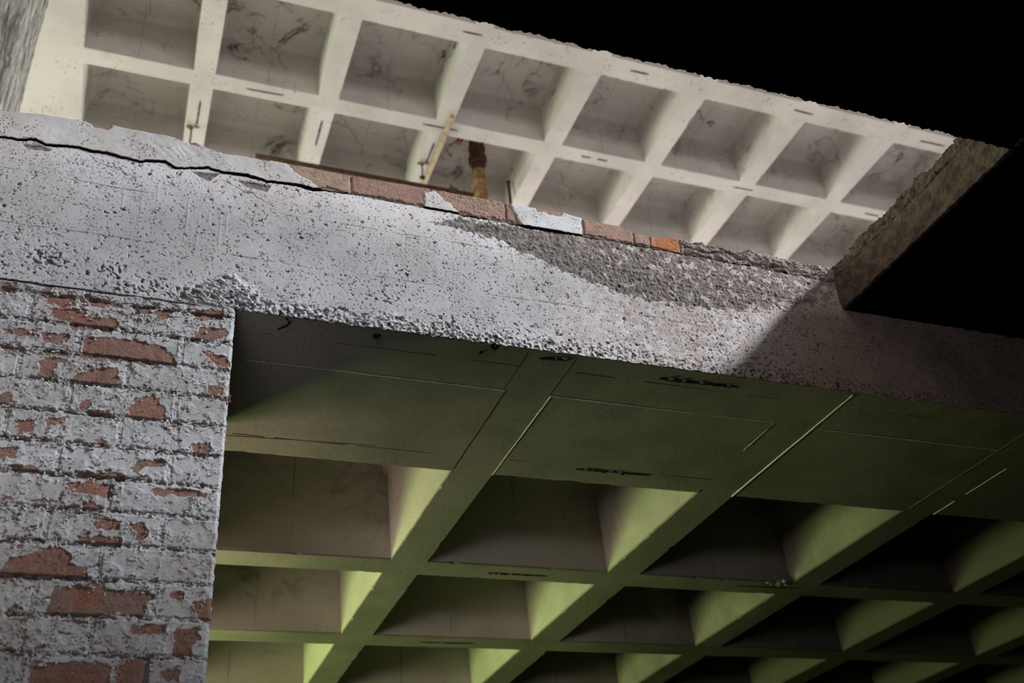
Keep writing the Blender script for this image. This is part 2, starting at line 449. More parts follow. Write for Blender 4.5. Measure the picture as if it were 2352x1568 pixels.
def waffle(name, xe, ye, z, depth, bx, by, r, mats, jit=.0012, chip=.006, seed=3, extra=None):
    """ribbed (coffered) slab: flat ribs round sunk rectangular coffers, one mesh"""
    bm = bmesh.new()
    def lines(cof, b):
        L = []; kind = []
        prev = b[0]
        for (p, q) in cof + [(b[1], None)]:
            n = max(4, min(20, int((p - prev) / .05)))
            for k in range(n): L.append(prev + (p - prev) * k / n); kind.append(-1)
            if q is None: break
            m = max(10, int((q - p) / .022))
            ci = cof.index((p, q))
            for k in range(m): L.append(p + (q - p) * k / m); kind.append(ci)
            prev = q
        L.append(b[1]); kind.append(-1)
        return L, kind
    LX, KX = lines(xe, bx); LY, KY = lines(ye, by)
    gx, gy = np.meshgrid(np.array(LX), np.array(LY), indexing='ij')
    dz = fbm(gx, gy, 2.0, 3, seed) * jit * .9
    # chips: edge vertices pushed back into the rib
    ch = np.clip(fbm(gx, gy, 22, 3, seed + 9) - .38, 0, 1) * chip * 4
    jx = gnoise(gx * 60, gy * 60, seed + 1) * jit; jy = gnoise(gx * 60, gy * 60, seed + 2) * jit
    nx, ny = gx.shape
    fx = np.array(LX); fy = np.array(LY)
    V = {}
    lo_x = {round(p, 5) for p, q in xe}; hi_x = {round(q, 5) for p, q in xe}
    lo_y = {round(p, 5) for p, q in ye}; hi_y = {round(q, 5) for p, q in ye}
    inx = [any(p - 1e-6 <= v <= q + 1e-6 for p, q in xe) for v in LX]
    iny = [any(p - 1e-6 <= v <= q + 1e-6 for p, q in ye) for v in LY]
    for i in range(nx):
        rx = round(LX[i], 5); sx = -1 if rx in lo_x else (1 if rx in hi_x else 0)
        for j in range(ny):
            ry = round(LY[j], 5); sy = -1 if ry in lo_y else (1 if ry in hi_y else 0)
            x = LX[i]; y = LY[j]
            edge_i = 0 < i < nx - 1; edge_j = 0 < j < ny - 1
            if edge_i: x += jx[i, j] + (sx * ch[i, j] if iny[j] else 0)
            if edge_j: y += jy[i, j] + (sy * ch[i, j] if inx[i] else 0)
            V[i, j] = bm.verts.new((x, y, z + (dz[i, j] if edge_i and edge_j else 0)))
    for i in range(nx - 1):
        for j in range(ny - 1):
            if KX[i] >= 0 and KY[j] >= 0: continue
            bm.faces.new((V[i, j], V[i, j + 1], V[i + 1, j + 1], V[i + 1, j]))   # faces down
    levels = [(.002, .012), (.006, depth * .4), (.012, depth - r)]
    for k in range(1, 6):
        a = math.pi / 2 * k / 5
        levels.append((.012 + r * (1 - math.cos(a)), depth - r + r * math.sin(a)))
    for ci, (p, q) in enumerate(xe):
        I = [i for i in range(nx) if p - 1e-6 <= LX[i] <= q + 1e-6]
        for cj, (u, w) in enumerate(ye):
            J = [j for j in range(ny) if u - 1e-6 <= LY[j] <= w + 1e-6]
            loop = [(i, J[0]) for i in I[:-1]] + [(I[-1], j) for j in J[:-1]] + [(i, J[-1]) for i in I[:0:-1]] + [(I[0], j) for j in J[:0:-1]]
            prev = [V[l] for l in loop]
            for (ins, h) in levels:
                ring = []
                for (i, j) in loop:
                    x = p + ins + (LX[i] - p) / (q - p) * (q - p - 2 * ins)
                    y = u + ins + (LY[j] - u) / (w - u) * (w - u - 2 * ins)
                    ring.append(bm.verts.new((x, y, z + h)))
                m = len(ring)
                for k in range(m):
                    f = bm.faces.new((prev[k], ring[k], ring[(k + 1) % m], prev[(k + 1) % m]))
                    f.smooth = h > depth - r
                prev = ring
            bm.faces.new(prev[::-1])
    if extra: extra(bm)
    me = bpy.data.meshes.new(name); bm.to_mesh(me); bm.free()
    return tag(link(name, me, mats), kind='structure')


UX = [(-.662, .074), (.222, .969), (1.117, 1.881), (2.015, 2.782), (2.932, 3.679), (3.825, 4.586), (4.743, 5.482), (5.622, 6.37), (6.51, 7.26)]
UY = [(3.77, 4.520), (4.705, 5.476), (5.619, 6.37), (6.51, 7.26), (7.40, 8.15)]
o = waffle('ceiling_upper', UX, UY, ZU, .42, (XU, X1), (3.4, Y1), .05, [M_UP], seed=3)
tag(o, 'pale coffered concrete ceiling of the upper storey seen through the opening', 'ceiling')
CEIL_UP = o

LX_ = [(-.68, .08), (.222, .979), (1.12, 1.89), (2.033, 2.78), (2.92, 3.67), (3.81, 4.57), (4.71, 5.47), (5.61, 6.37), (6.51, 7.27)]
LY_ = [(2.895, 3.665), (3.799, 4.547), (4.686, 5.44), (5.58, 6.33), (6.47, 7.22), (7.36, 8.11)]


def joint_strips(bm):
    """raised bright ridges and dirt lines left by the shuttering boards along the flat band"""
    def strip(x0, y0, x1, y1, w, h, mi, broken=0.0):
        L = math.hypot(x1 - x0, y1 - y0); n = max(2, int(L / .03))
        tx, ty = (x1 - x0) / L, (y1 - y0) / L
        prev = None
        for k in range(n + 1):
            s = k / n
            live = fbm(np.array([s * L * 3 + x0 * 7]), np.array([y0 * 5.0]), 1.6, 3, 40)[0] > broken
            ww = w * (.6 + .8 * random.random()) / 2
            jx, jy = random.uniform(-.0007, .0007), random.uniform(-.0007, .0007)
            px, py = x0 + (x1 - x0) * s + jx, y0 + (y1 - y0) * s + jy
            cur = [bm.verts.new((px + sg * ty * ww * k2, py - sg * tx * ww * k2, zz)) for sg, k2, zz in ((-1, 1, ZL + .002), (-1, .85, ZL - h), (1, .85, ZL - h), (1, 1, ZL + .002))]
            if prev and live:
                for a in (0, 1, 2):
                    f = bm.faces.new((prev[a], cur[a], cur[a + 1], prev[a + 1])); f.material_index = mi
            prev = cur
    F, D = 1, 2
    for x0, x1, y in ((.25, .978, 2.377), (1.12, 1.883, 2.378), (2.045, 2.783, 2.386), (2.93, 3.6, 2.386)):
        strip(x0, y, x1, y, .0030, .0014, F, -.75)
        strip(x0 + .02, 2.242, x1, 2.244, .002, .0006, D, -.1)
        strip(x0 + .02, 2.785, x1, 2.79, .002, .0006, D, -.15)
    strip(.25, 2.80, .70, 2.775, .002, .0006, D, -.4)
    for x, y0, y1, w, h, mi, br in ((.970, 2.17, 2.38, .002, .0006, D, -.4), (.978, 2.38, 2.88, .004, .0015, D, -.6), (1.113, 2.17, 2.38, .002, .0006, D, -.5), (1.121, 2.379, 2.90, .0034, .0016, F, -.55),
                                    (1.885, 2.17, 2.90, .003, .002, D, -.1), (1.883, 2.36, 2.72, .0028, .001, F, .0), (2.030, 2.17, 2.90, .0055, .0026, F, -.9), (2.79, 2.18, 2.9, .003, .002, D, -.1), (2.93, 2.5, 2.9, .003, .0012, F, -.3)):
        strip(x, y0, x, y1, w, h, mi, br)


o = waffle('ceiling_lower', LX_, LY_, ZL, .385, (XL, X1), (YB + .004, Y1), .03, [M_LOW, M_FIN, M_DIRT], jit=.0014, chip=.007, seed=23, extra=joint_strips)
tag(o, 'shadowy green-tinged coffered concrete ceiling below the beam', 'ceiling')
CEIL_LOW = o


def spaced(*segs):
    """concatenated ranges (start, stop, step)"""
    out = []
    for a, b, s in segs:
        n = max(1, int(round((b - a) / s)))
        out += [a + (b - a) * k / n for k in range(n)]
    out.append(segs[-1][1])
    return np.array(out)


CRACK_X = [-2.2, -0.416, -0.404, -0.359, -0.324, -0.300, -0.258, -0.224, -0.188, -0.157, -0.124, -0.068, -0.059, -0.013, 0.015, 0.048, 0.094, 0.129, 0.195, 0.248, 0.337, 0.374, 0.398, 0.477, 0.689, 0.786, 0.939, 0.973, 1.174, 1.341, 1.505, 1.660, 1.852, 2.033, 2.2]
CRACK_Z = [1.935, 1.9332, 1.9350, 1.9363, 1.9468, 1.9345, 1.9409, 1.9450, 1.9401, 1.9435, 1.9378, 1.9330, 1.9400, 1.9488, 1.9323, 1.9403, 1.9539, 1.9458, 1.9520, 1.9431, 1.9496, 1.9438, 1.9499, 1.9504, 1.9484, 1.9469, 1.9454, 1.9443, 1.9449, 1.9467, 1.9453, 1.9425, 1.9424, 1.9371, 1.940]


def crack_z(x):
    """height of the wandering crack between the beam and the bricks on it"""
    return np.interp(x, CRACK_X, CRACK_Z) + fbm(x, x * 0, 70, 3, 81) * .0022


def crack_w(x):
    return .0016 + .0034 * sstep(-.5, .6, fbm(x, x * 0 + 3.0, 9, 3, 83)) + .0028 * np.exp(-((x - .30) / .12) ** 2) + .002 * np.exp(-((x - .98) / .15) ** 2)


# ---------------------------------------------------------------- beam face
def build_beam():
    xs = spaced((-2.2, -.46, .02), (-.46, 2.45, .002), (2.45, 3.7, .005), (3.7, X1, .03))
    zt = spaced((0, .145, .0037), (.145, 1.0, .0048))
    X, T = np.meshgrid(xs, zt, indexing='ij')
    topz = crack_z(xs) - crack_w(xs)
    topz = np.where(xs > 2.1, 1.936, topz)
    Z = ZL + (np.repeat(topz[:, None], len(zt), 1) - ZL) * T
    wx = X + fbm(X, Z, 30, 3, 70) * .012; wz = Z + fbm(X, Z, 30, 3, 75) * .010
    d = fbm(X, Z, 3, 3, 1) * .002 + fbm(X, Z, 26, 3, 2) * .0003
    chip = np.zeros(X.shape); bare = np.zeros(X.shape); rust = np.zeros(X.shape); grime_shade = np.zeros(X.shape)
    # shuttering board lines
    for zb, sd in ((1.838, 4), (1.676, 5)):
        zc = zb + fbm(X, X * 0, 4, 3, sd) * .006
        on = sstep(-.35, .25, fbm(X, X * 0, 3.2, 3, sd + 20))
        w = .0007 + .0011 * np.clip(gnoise(X * 40, X * 0 + .5, sd), 0, 1)
        g = np.exp(-((Z - zc) / w) ** 2) * on
        d -= .0018 * g; grime_shade = np.maximum(grime_shade, np.clip(g * 1.3 - .25, 0, .9))
    # grey patch where paint and skin have gone
    GREY = [(.718, 1.898), (.797, 1.931), (.985, 1.938), (1.179, 1.945), (1.502, 1.95), (1.798, 1.95), (2.10, 1.95), (2.05, 1.86), (1.930, 1.817), (1.678, 1.755), (1.377, 1.736), (1.213, 1.765), (1.093, 1.799), (1.002, 1.837), (.886, 1.877), (.782, 1.887)]
    sg = poly_sd(wx, wz, GREY, .05) + fbm(X, Z, 55, 3, 60) * .010
    gm = sstep(.004, -.006, sg)
    gm = gm * sstep(2.05, 1.75, X * .9 + fbm(X, Z, 9, 3, 61) * .25)
    gm = np.clip(gm - sstep(.28, .40, fbm(wx, wz, 34, 4, 62) + .25 * sstep(1.1, 1.5, X) - .10) * .75 * sstep(1.05, 1.3, X), 0, 1)
    gm = np.maximum(gm, sstep(.030, .0, sg) * sstep(.22, .34, fbm(wx, wz, 80, 4, 63)))
    bare = np.maximum(bare, gm)
    w1, _ = worley(X, Z, 85, 11); w2, _ = worley(X, Z, 170, 12)
    rough = (.5 - w1) * .003 + (.5 - w2) * .0014 + fbm(X, Z, 70, 3, 13) * .002
    d += gm * (rough - .0025)
    # stripped, pitted skin to the right
    right = sstep(1.0, 1.5, X + fbm(X, Z, 6, 3, 14) * .3)
    far = sstep(2.15, 2.7, X + fbm(X, Z, 5, 3, 34) * .3)
    pn = fbm(X, Z, 95, 4, 15)
    c = sstep(.36, .46, pn - .26 * (1 - right) + .10 * sstep(1.62, 1.52, Z)) * right
    d -= .0016 * c; chip = np.maximum(chip, c * .8 * sstep(2.1, 1.7, X))
    d += right * fbm(X, Z, 120, 3, 16) * .0005
    d += far * ((.5 - w1) * .008 + fbm(X, Z, 24, 4, 35) * .008)
    bare = np.maximum(bare, far * .75)
    soil_shade = np.maximum(.8 * sstep(.85, 1.5, X + fbm(X, Z, 5, 3, 36) * .2) * sstep(.55, -.3, fbm(X, Z, 40, 3, 37)), sstep(1.55, 2.05, X + (1.75 - Z) * .6 + fbm(X, Z, 8, 3, 38) * .15))  # dusty brown, with the shadow's tint painted along its slanted edge
    # bug holes
    for sc, sd, thr, dep in ((62, 21, .90, .0030), (110, 22, .80, .0022), (190, 23, .76, .0014)):
        dist, rid = worley(X * .9 + fbm(X, Z, 120, 2, sd) * .005 + Z * .35, Z + fbm(X, Z, 120, 2, sd + 40) * .005, sc, sd)
        dens = sstep(-.25, .45, fbm(X, Z, 5, 3, sd + 5))
        r = np.where(rid > thr + .10 * (1 - dens), (rid - thr) / (1 - thr) * .22 + .07, 0)
        h = np.where(r > 0, sstep(r * 1.15, r * .75, dist), 0)
        d -= dep * h; chip = np.maximum(chip, h * np.where(_hash(np.floor(rid * 9999), np.floor(rid * 7777), 5) > .35, .95, .35))
    # flaking clusters by hand
    for (cx, cz, sx, sz, amt) in ((-.24, 1.585, .055, .035, 1.0), (-.10, 1.575, .03, .022, .8), (.0, 1.56, .04, .02, .8), (-.05, 1.535, .10, .018, .9), (.09, 1.54, .06, .02, 1.0), (.25, 1.80, .02, .01, .5), (.62, 1.70, .03, .02, .5), (.56, 1.62, .06, .03, .55), (-.34, 1.56, .03, .03, .6), (.34, 1.585, .07, .03, .4), (.95, 1.57, .3, .03, .35)):
        k = np.exp(-((X - cx) / sx) ** 2 - ((Z - cz) / sz) ** 2) * amt
        m = sstep(.60, .66, fbm(wx * .9 + wz * .5, wz, 95, 3, 31) * .9 + k * .62) * (k > .05)
        d += m * -.0034 + k * np.clip(fbm(X, Z, 90, 2, 32), 0, 1) * .0026
        chip = np.maximum(chip, m * .8)
    # rough honeycombed lump above the pier corner and crust along the bottom edge
    sl = poly_sd(wx, wz, [(.074, 1.555), (.13, 1.59), (.18, 1.612), (.225, 1.59), (.254, 1.545), (.20, 1.51), (.12, 1.51), (.05, 1.52)], .05)
    lm = sstep(.008, -.012, sl)
    w3, _ = worley(X, Z + X * .4, 70, 41)
    w4, _ = worley(X * .8 + Z * .6, Z * 1.2 - X * .3, 105, 46)
    rg = np.abs(fbm(X * .75 + Z * .7, Z * 1.1, 48, 5, 42, .6))
    d += lm * ((.35 - rg) * .016 + .002)
    chip = np.maximum(chip, lm * sstep(.12, .34, rg - .18) * .9)
    crust = sstep(.03 + .028, .012, (Z - ZL) + fbm(X, Z, 14, 3, 43) * .022) * sstep(.12, .24, X) * sstep(3.2, .9, X)
    crust = crust * (.45 + .55 * sstep(1.35, .75, X))
    d += crust * ((.5 - w4) * .004 + fbm(X, Z, 85, 4, 44) * .0055 + .001)
    chip = np.maximum(chip, sstep(.0, .25, crust) * sstep(.22, .34, fbm(wx, wz, 80, 4, 45) + crust * .12) * .95)
    # long vertical drips of limewash
    for xd, za, zb in ((-.10, 1.86, 1.77), (-.055, 1.87, 1.72), (.055, 1.86, 1.69), (.085, 1.80, 1.68), (.11, 1.81, 1.76), (.14, 1.83, 1.69), (.155, 1.84, 1.70), (.42, 1.90, 1.86), (.425, 1.89, 1.85), (.78, 1.91, 1.855), (.80, 1.86, 1.80), (-.02, 1.89, 1.80), (1.44, 1.63, 1.58), (.0, 1.88, 1.83), (.945, 1.87, 1.79)):
        xc = xd + gnoise(Z * 15, Z * 0 + xd * 9, 50) * .003
        d += .0008 * np.exp(-((X - xc) / .0020) ** 2) * sstep(zb, zb + .01, Z) * sstep(za, za - .02, Z)
    # curling skin near the crack at the left, hairline cracks
    curl = np.exp(-((X + .02) / .16) ** 2 - ((Z - 1.885) / .028) ** 2)
    d += curl * np.sin(fbm(X, Z, 30, 3, 52) * 16) * .0006
    for pts in ([(-.20, 1.925), (-.17, 1.905), (-.12, 1.897), (-.115, 1.885), (-.06, 1.885)], [(.13, 1.92), (.20, 1.895), (.24, 1.876), (.27, 1.862)], [(-.30, 1.84), (-.315, 1.81)]):
        for (ax, az), (bx, bz) in zip(pts, pts[1:]):
            t = np.clip(((wx - ax) * (bx - ax) + (wz - az) * (bz - az)) / ((bx - ax) ** 2 + (bz - az) ** 2), 0, 1)
            q = np.hypot(wx - ax - t * (bx - ax), wz - az - t * (bz - az))
            g = np.exp(-(q / .0011) ** 2)
            d -= .002 * g; grime_shade = np.maximum(grime_shade, np.clip(g * 1.2 - .25, 0, .95))
    for pts in ([(-.353, 1.928), (-.313, 1.930), (-.285, 1.925), (-.29, 1.917), (-.34, 1.913)], [(.055, 1.932), (.125, 1.94), (.100, 1.907), (.08, 1.915)], [(.17, 1.93), (.26, 1.93), (.25, 1.905), (.2, 1.91)], [(.845, 1.915), (.9, 1.925), (.91, 1.90), (.87, 1.897)]):
        m = sstep(.001, -.001, poly_sd(wx * .3 + X * .7, wz * .3 + Z * .7, pts, .03))
        bare = np.maximum(bare, m); chip *= 1 - m; d -= m * .0035
    # rust spots
    for cx, cz, r in ((.156, 1.708, .009), (.115, 1.655, .005), (.205, 1.612, .007), (.612, 1.612, .006)):
        rust = np.maximum(rust, sstep(r, r * .5, np.hypot(wx - cx, wz - cz)) * .7)
    zj = Z.copy()
    low = sstep(ZL + .02, ZL, Z)
    zj += low * (fbm(X, X * 0, 34, 2, 55) * .0042 * sstep(.15, .3, X) - .0012)
    grime_shade = np.maximum(grime_shade, sstep(-.0015, .0002, Z - np.repeat(topz[:, None], len(zt), 1)))
    P = np.stack([X, YB - d, zj], -1)
    # return edges to the underside and into the crack
    b = P[:, :1].copy(); b[:, :, 1] = YB + .010; b[:, :, 2] = ZL + .003
    t1 = P[:, -1:].copy(); t1[:, :, 1] += .006; t1[:, :, 2] += .0003
    t2 = t1.copy(); t2[:, :, 1] = 2.31
    one = np.ones((len(xs), 1))
    def ext(a, hi=None): return np.concatenate([a[:, :1], a, a[:, -1:] if hi is None else hi, a[:, -1:] if hi is None else hi], 1)
    P = np.concatenate([b, P, t1, t2], 1)
    me = grid_mesh('beam', P, {'bare': ext(bare), 'chip': ext(chip), 'rust': ext(rust), 'soil_shade': ext(soil_shade), 'grime_shade': ext(grime_shade, one)})
    o = link('beam', me, M_BEAM)
    return tag(o, 'long white flaking concrete beam face across the middle of the view', 'beam', kind='structure')


BEAM = build_beam()
slab_box('wall_beam_end', [(X0, -2.2, YB, 2.32, FLOOR, 1.944)], M_BEAM, 'plain concrete wall continuing left of the brickwork', 'wall')


# ---------------------------------------------------------------- brick upstand on the beam
def build_upstand():
    xs = spaced((-1.75, -.46, .01), (-.46, 2.13, .002))
    nv = 46
    base = crack_z(xs) + .0006
    topz = np.interp(xs, [-1.75, -0.418, -0.32, -0.221, -0.199, -0.172, -0.158, -0.109, 0.001, 0.024, 0.041, 0.057, 0.092, 0.115, 0.149, 0.219, 0.277, 0.301, 0.476, 0.672, 0.918, 0.952, 1.12, 1.19, 1.306, 1.348, 1.422, 1.494, 1.516, 1.578, 1.655, 1.718, 1.787, 1.866, 1.98, 2.05, 2.13],
                     [2.02, 2.0173, 2.0338, 2.0358, 2.0277, 2.0285, 2.0413, 2.036, 2.0379, 2.0265, 2.0276, 2.033, 2.0169, 2.0116, 2.0123, 2.0136, 2.0152, 2.0162, 2.0149, 2.0198, 2.0187, 2.0164, 2.0189, 2.0089, 2.0078, 1.9927, 1.9888, 2.0067, 1.9991, 2.003, 1.9957, 1.9923, 2.0093, 1.998, 1.9926, 1.9974, 2.002])
    topz = topz + fbm(xs, xs * 0, 28, 3, 82) * .0016 + fbm(xs, xs * 0, 130, 3, 83) * .0012
    t = np.linspace(0, 1, nv)
    X = np.repeat(xs[:, None], nv, 1)
    Z = base[:, None] + (topz - base)[:, None] * t[None]
    wx = X + fbm(X, Z, 45, 3, 84) * .006; wz = Z + fbm(X, Z, 45, 3, 85) * .006
    PL = [[(-1.9, 2.06), (-.173, 2.045), (.137, 2.035), (.29, 2.03), (.305, 2.009), (.318, 1.993), (.345, 1.978), (.392, 1.952), (.398, 1.935), (.233, 1.92), (-1.9, 1.90)],
          [(.690, 2.005), (.727, 2.011), (.748, 1.990), (.768, 1.975), (.790, 1.952), (.785, 1.930), (.688, 1.930)],
          [(.944, 2.03), (1.181, 2.03), (1.176, 1.930), (.985, 1.930), (.972, 1.97)]]
    sp = np.minimum.reduce([poly_sd(wx, wz, p, .05) for p in PL])
    holes = np.minimum.reduce([poly_sd(wx, wz, p, .05) for p in ([(-.21, 2.05), (-.20, 2.022), (-.165, 2.020), (-.15, 2.05)], [(.03, 2.05), (.04, 2.022), (.058, 2.026), (.06, 2.05)], [(.11, 2.05), (.125, 2.012), (.15, 2.014), (.155, 2.05)], [(.215, 2.05), (.22, 2.016), (.25, 2.012), (.26, 2.05)], [(1.03, 2.03), (1.04, 2.008), (1.11, 2.003), (1.13, 2.03)])])
    sp = np.maximum(sp, -holes)
    pl = sstep(.0012, -.0012, sp)
    d = fbm(X, Z, 12, 3, 86) * .0016 + fbm(X, Z, 90, 3, 87) * .0008
    # the bricks themselves
    joint = np.zeros(X.shape); tone = np.full(X.shape, .5)
    edges = [-1.9, -1.7, -1.48, -1.255, -1.03, -.805, -.58, -.355, -.13, .095, .301 - .06, .478, .709, .937, .968, 1.185, 1.352, 1.408, 1.515, 1.75]
    for e in edges[1:-1]:
        j = np.exp(-((X - e - gnoise(Z * 40, Z * 0 + e, 88) * .002) / .0035) ** 2)
        joint = np.maximum(joint, j * .8); d -= j * .0045
    tones = [(.245, .478, 1.0), (.478, .709, .55), (.709, .937, .72), (.937, .985, .35), (.985, 1.185, .6), (1.185, 1.352, .60), (1.352, 1.41, .55), (1.41, 1.52, .2)]
    for a, b, v in tones: tone = np.where((X >= a) & (X < b), v, tone)
    d -= .004 * sstep(1.41, 1.43, X)
    rough = sstep(.72, .76, X) * (1 - sstep(.93, .95, X)) + sstep(1.40, 1.44, X)
    w1, _ = worley(X, Z, 120, 90)
    d += rough * ((.5 - w1) * .0014 + fbm(X, Z, 130, 4, 91) * .0012)
    # bed crumbling along the bottom of the bricks
    lowb = sstep(.14, .03, t[None] + fbm(X, Z, 30, 3, 92) * .15)
    d -= lowb * .005 * (1 - pl); joint = np.maximum(joint, lowb * (1 - pl) * .55)
    # grey broken concrete beyond the bricks
    con = sstep(1.515, 1.53, X + fbm(X, Z, 40, 2, 93) * .01)
    d += con * (.002 + fbm(X, Z, 22, 4, 94) * .012 + (.5 - w1) * .004)
    for pts in ([(1.53, 1.975), (1.60, 1.965), (1.66, 1.975)], [(1.66, 1.99), (1.72, 1.972), (1.78, 1.958)], [(1.76, 1.957), (1.85, 1.958), (2.03, 1.953)]):
        for (ax, az), (bx, bz) in zip(pts, pts[1:]):
            q = np.clip(((wx - ax) * (bx - ax) + (wz - az) * (bz - az)) / ((bx - ax) ** 2 + (bz - az) ** 2), 0, 1)
            g = np.exp(-(np.hypot(wx - ax - q * (bx - ax), wz - az - q * (bz - az)) / .004) ** 2)
            d -= .014 * g
    # plaster skin over the left part
    pt = .0032 + fbm(X, Z, 9, 3, 95) * .0016 + fbm(X, Z, 35, 3, 96) * .0006
    lipd = np.clip(-sp, 0, 1)
    d = d * (1 - pl) + pl * (pt * sstep(0, .004, lipd) * .6 + pt * .4)
    swirl = np.exp(-((X - .0) / .10) ** 2 - ((Z - 1.985) / .03) ** 2)
    d += pl * swirl * np.sin((X * 1.3 + Z) * 190 + fbm(X, Z, 15, 2, 97) * 5) * .0005
    paint = pl * 1.0
    grime_shade = np.maximum(sstep(.05, .0, t[None] + X * 0), joint * sstep(.3, .8, fbm(X, Z, 40, 3, 98) + .4) * (1 - pl))
    orange = sstep(1.40, 1.43, X) * sstep(1.53, 1.51, X) * sstep(-.4, .5, fbm(X, Z, 16, 2, 99) + (X - 1.44) * 6)
    P = np.stack([X, YB - .0015 - d, Z], -1)
    r0 = P[:, :1].copy(); r0[:, :, 1] = 2.30
    r0b = P[:, :1].copy(); r0b[:, :, 1] += .004
    one = np.ones((len(xs), 1)); r1 = P[:, -1:].copy(); r1[:, :, 1] += .006; r1[:, :, 2] += .0015
    r2 = P[:, -1:].copy(); r2[:, :, 1] = 2.31
    P = np.concatenate([r0, r0b, P, r1, r2], 1)
    def ext(a, v=None):
        e = a[:, -1:] if v is None else np.full((a.shape[0], 1), v)
        return np.concatenate([a[:, :1], a[:, :1], a, e, e], 1)
    me = grid_mesh('brick_upstand', P, {'paint': ext(paint, 0), 'joint': ext(np.maximum(joint, con), .6), 'tone': ext(tone), 'orange': ext(orange), 'grime_shade': np.concatenate([one, one, grime_shade, grime_shade[:, -1:], grime_shade[:, -1:]], 1)})
    o = link('brick_upstand', me, M_BRICK)
    return tag(o, 'low course of bare and plastered bricks lying along the top of the beam', 'brick course', kind='structure')


UPSTAND = build_upstand()


# ---------------------------------------------------------------- peeling painted brick wall
BARE = [
 [(-.223,1.480),(-.174,1.485),(-.168,1.462),(-.185,1.452),(-.221,1.463)], [(-.210,1.444),(-.177,1.447),(-.141,1.451),(-.142,1.439),(-.169,1.431),(-.173,1.420),(-.205,1.425)],
 [(-.166,1.428),(-.128,1.434),(-.119,1.405),(-.160,1.398),(-.169,1.414)], [(-.120,1.432),(-.081,1.438),(-.068,1.423),(-.081,1.401),(-.122,1.408)],
 [(-.133,1.374),(-.090,1.383),(-.039,1.382),(.001,1.381),(.039,1.375),(.046,1.359),(.057,1.361),(.068,1.332),(-.011,1.322),(-.020,1.326),(-.072,1.327),(-.127,1.327)],
 [(-.215,1.308),(-.168,1.313),(-.187,1.293),(-.181,1.268),(-.199,1.253),(-.207,1.277)], [(-.146,1.264),(-.123,1.283),(-.105,1.298),(-.054,1.302),(-.051,1.259),(-.145,1.257)],
 [(-.016,1.199),(-.004,1.231),(.031,1.242),(.055,1.220),(.058,1.185),(.017,1.184),(-.017,1.189)], [(.102,1.408),(.116,1.442),(.170,1.447),(.177,1.427),(.141,1.414),(.108,1.402)],
 [(-.039,1.477),(-.002,1.486),(-.000,1.469),(-.035,1.460)], [(.015,1.479),(.037,1.480),(.045,1.460),(.020,1.456)], [(.101,1.489),(.135,1.498),(.158,1.495),(.165,1.482),(.103,1.465)],
 [(-.288,1.208),(-.263,1.214),(-.255,1.197),(-.285,1.190)], [(.146,1.279),(.173,1.290),(.179,1.271),(.153,1.264)], [(-.302,1.373),(-.266,1.378),(-.238,1.376),(-.236,1.367),(-.281,1.365)],
 [(-.222,1.372),(-.172,1.380),(-.170,1.364),(-.204,1.355)], [(-.299,1.328),(-.277,1.328),(-.233,1.328),(-.229,1.322),(-.278,1.318)], [(-.205,1.329),(-.158,1.332),(-.159,1.326),(-.199,1.323)],
 [(-.320,1.494),(-.301,1.501),(-.297,1.477),(-.316,1.471)], [(-.233,1.152),(-.207,1.152),(-.202,1.135),(-.224,1.123)], [(-.182,1.158),(-.146,1.165),(-.145,1.156),(-.173,1.147)],
 [(-.100,1.188),(-.060,1.190),(-.046,1.179),(-.089,1.181)], [(-.118,1.208),(-.104,1.216),(-.099,1.201),(-.114,1.196)], [(-.146,1.493),(-.102,1.483),(-.103,1.466),(-.127,1.469)],
 [(.127,1.378),(.181,1.368),(.186,1.342),(.157,1.351)], [(-.211,.813),(-.199,.843),(-.168,.849),(-.134,.871),(-.104,.869),(-.091,.857),(-.091,.837),(-.057,.829),(-.050,.809),(-.124,.805),(-.209,.802)],
 [(-.113,.736),(-.111,.758),(-.104,.787),(-.070,.795),(-.040,.787),(-.022,.804),(-.012,.740),(-.039,.735),(-.091,.736)], [(-.015,.785),(.001,.789),(.049,.790),(.079,.783),(.062,.769),(.064,.746),(.061,.735),(.036,.742),(.018,.747),(-.008,.740)],
 [(.130,.713),(.169,.715),(.174,.695),(.156,.685),(.161,.663),(.128,.662)], [(-.118,.56),(-.122,.632),(-.090,.638),(-.015,.643),(.011,.635),(.019,.56)], [(.029,.56),(.028,.638),(.056,.651),(.082,.652),(.084,.627),(.076,.56)],
 [(-.116,1.012),(-.077,1.017),(-.027,1.016),(-.030,.990),(-.062,.996),(-.108,.998)], [(-.053,.928),(-.036,.940),(-.004,.935),(-.009,.920),(-.046,.921)], [(-.057,.896),(-.037,.901),(.000,.897),(-.001,.884),(-.047,.883)],
 [(.125,1.129),(.161,1.137),(.163,1.114),(.130,1.110)], [(-.104,1.038),(-.068,1.045),(-.023,1.042),(-.023,1.036),(-.097,1.031)], [(.053,1.015),(.098,1.019),(.161,1.014),(.158,1.008),(.096,1.008),(.057,1.005)],
 [(.045,.716),(.105,.719),(.106,.709),(.053,.704)], [(.112,.788),(.135,.790),(.136,.779),(.114,.779)], [(.161,.770),(.194,.778),(.194,.735),(.173,.738)], [(-.265,1.077),(-.230,1.085),(-.227,1.067),(-.262,1.061)],
 [(-.232,1.041),(-.206,1.047),(-.171,1.036),(-.219,1.033)], [(-.079,.898),(-.062,.905),(-.060,.889),(-.077,.888)], [(.015,.933),(.036,.934),(.054,.918),(.043,.900),(.031,.899),(.032,.920)],
 [(.007,1.056),(.017,1.076),(.065,1.088),(.073,1.078),(.025,1.069),(.014,1.053)], [(.114,.628),(.140,.638),(.139,.613),(.118,.613)], [(-.079,.968),(-.059,.973),(-.042,.964),(-.069,.958)]]
XP = .1935      # free vertical edge of the brick wall


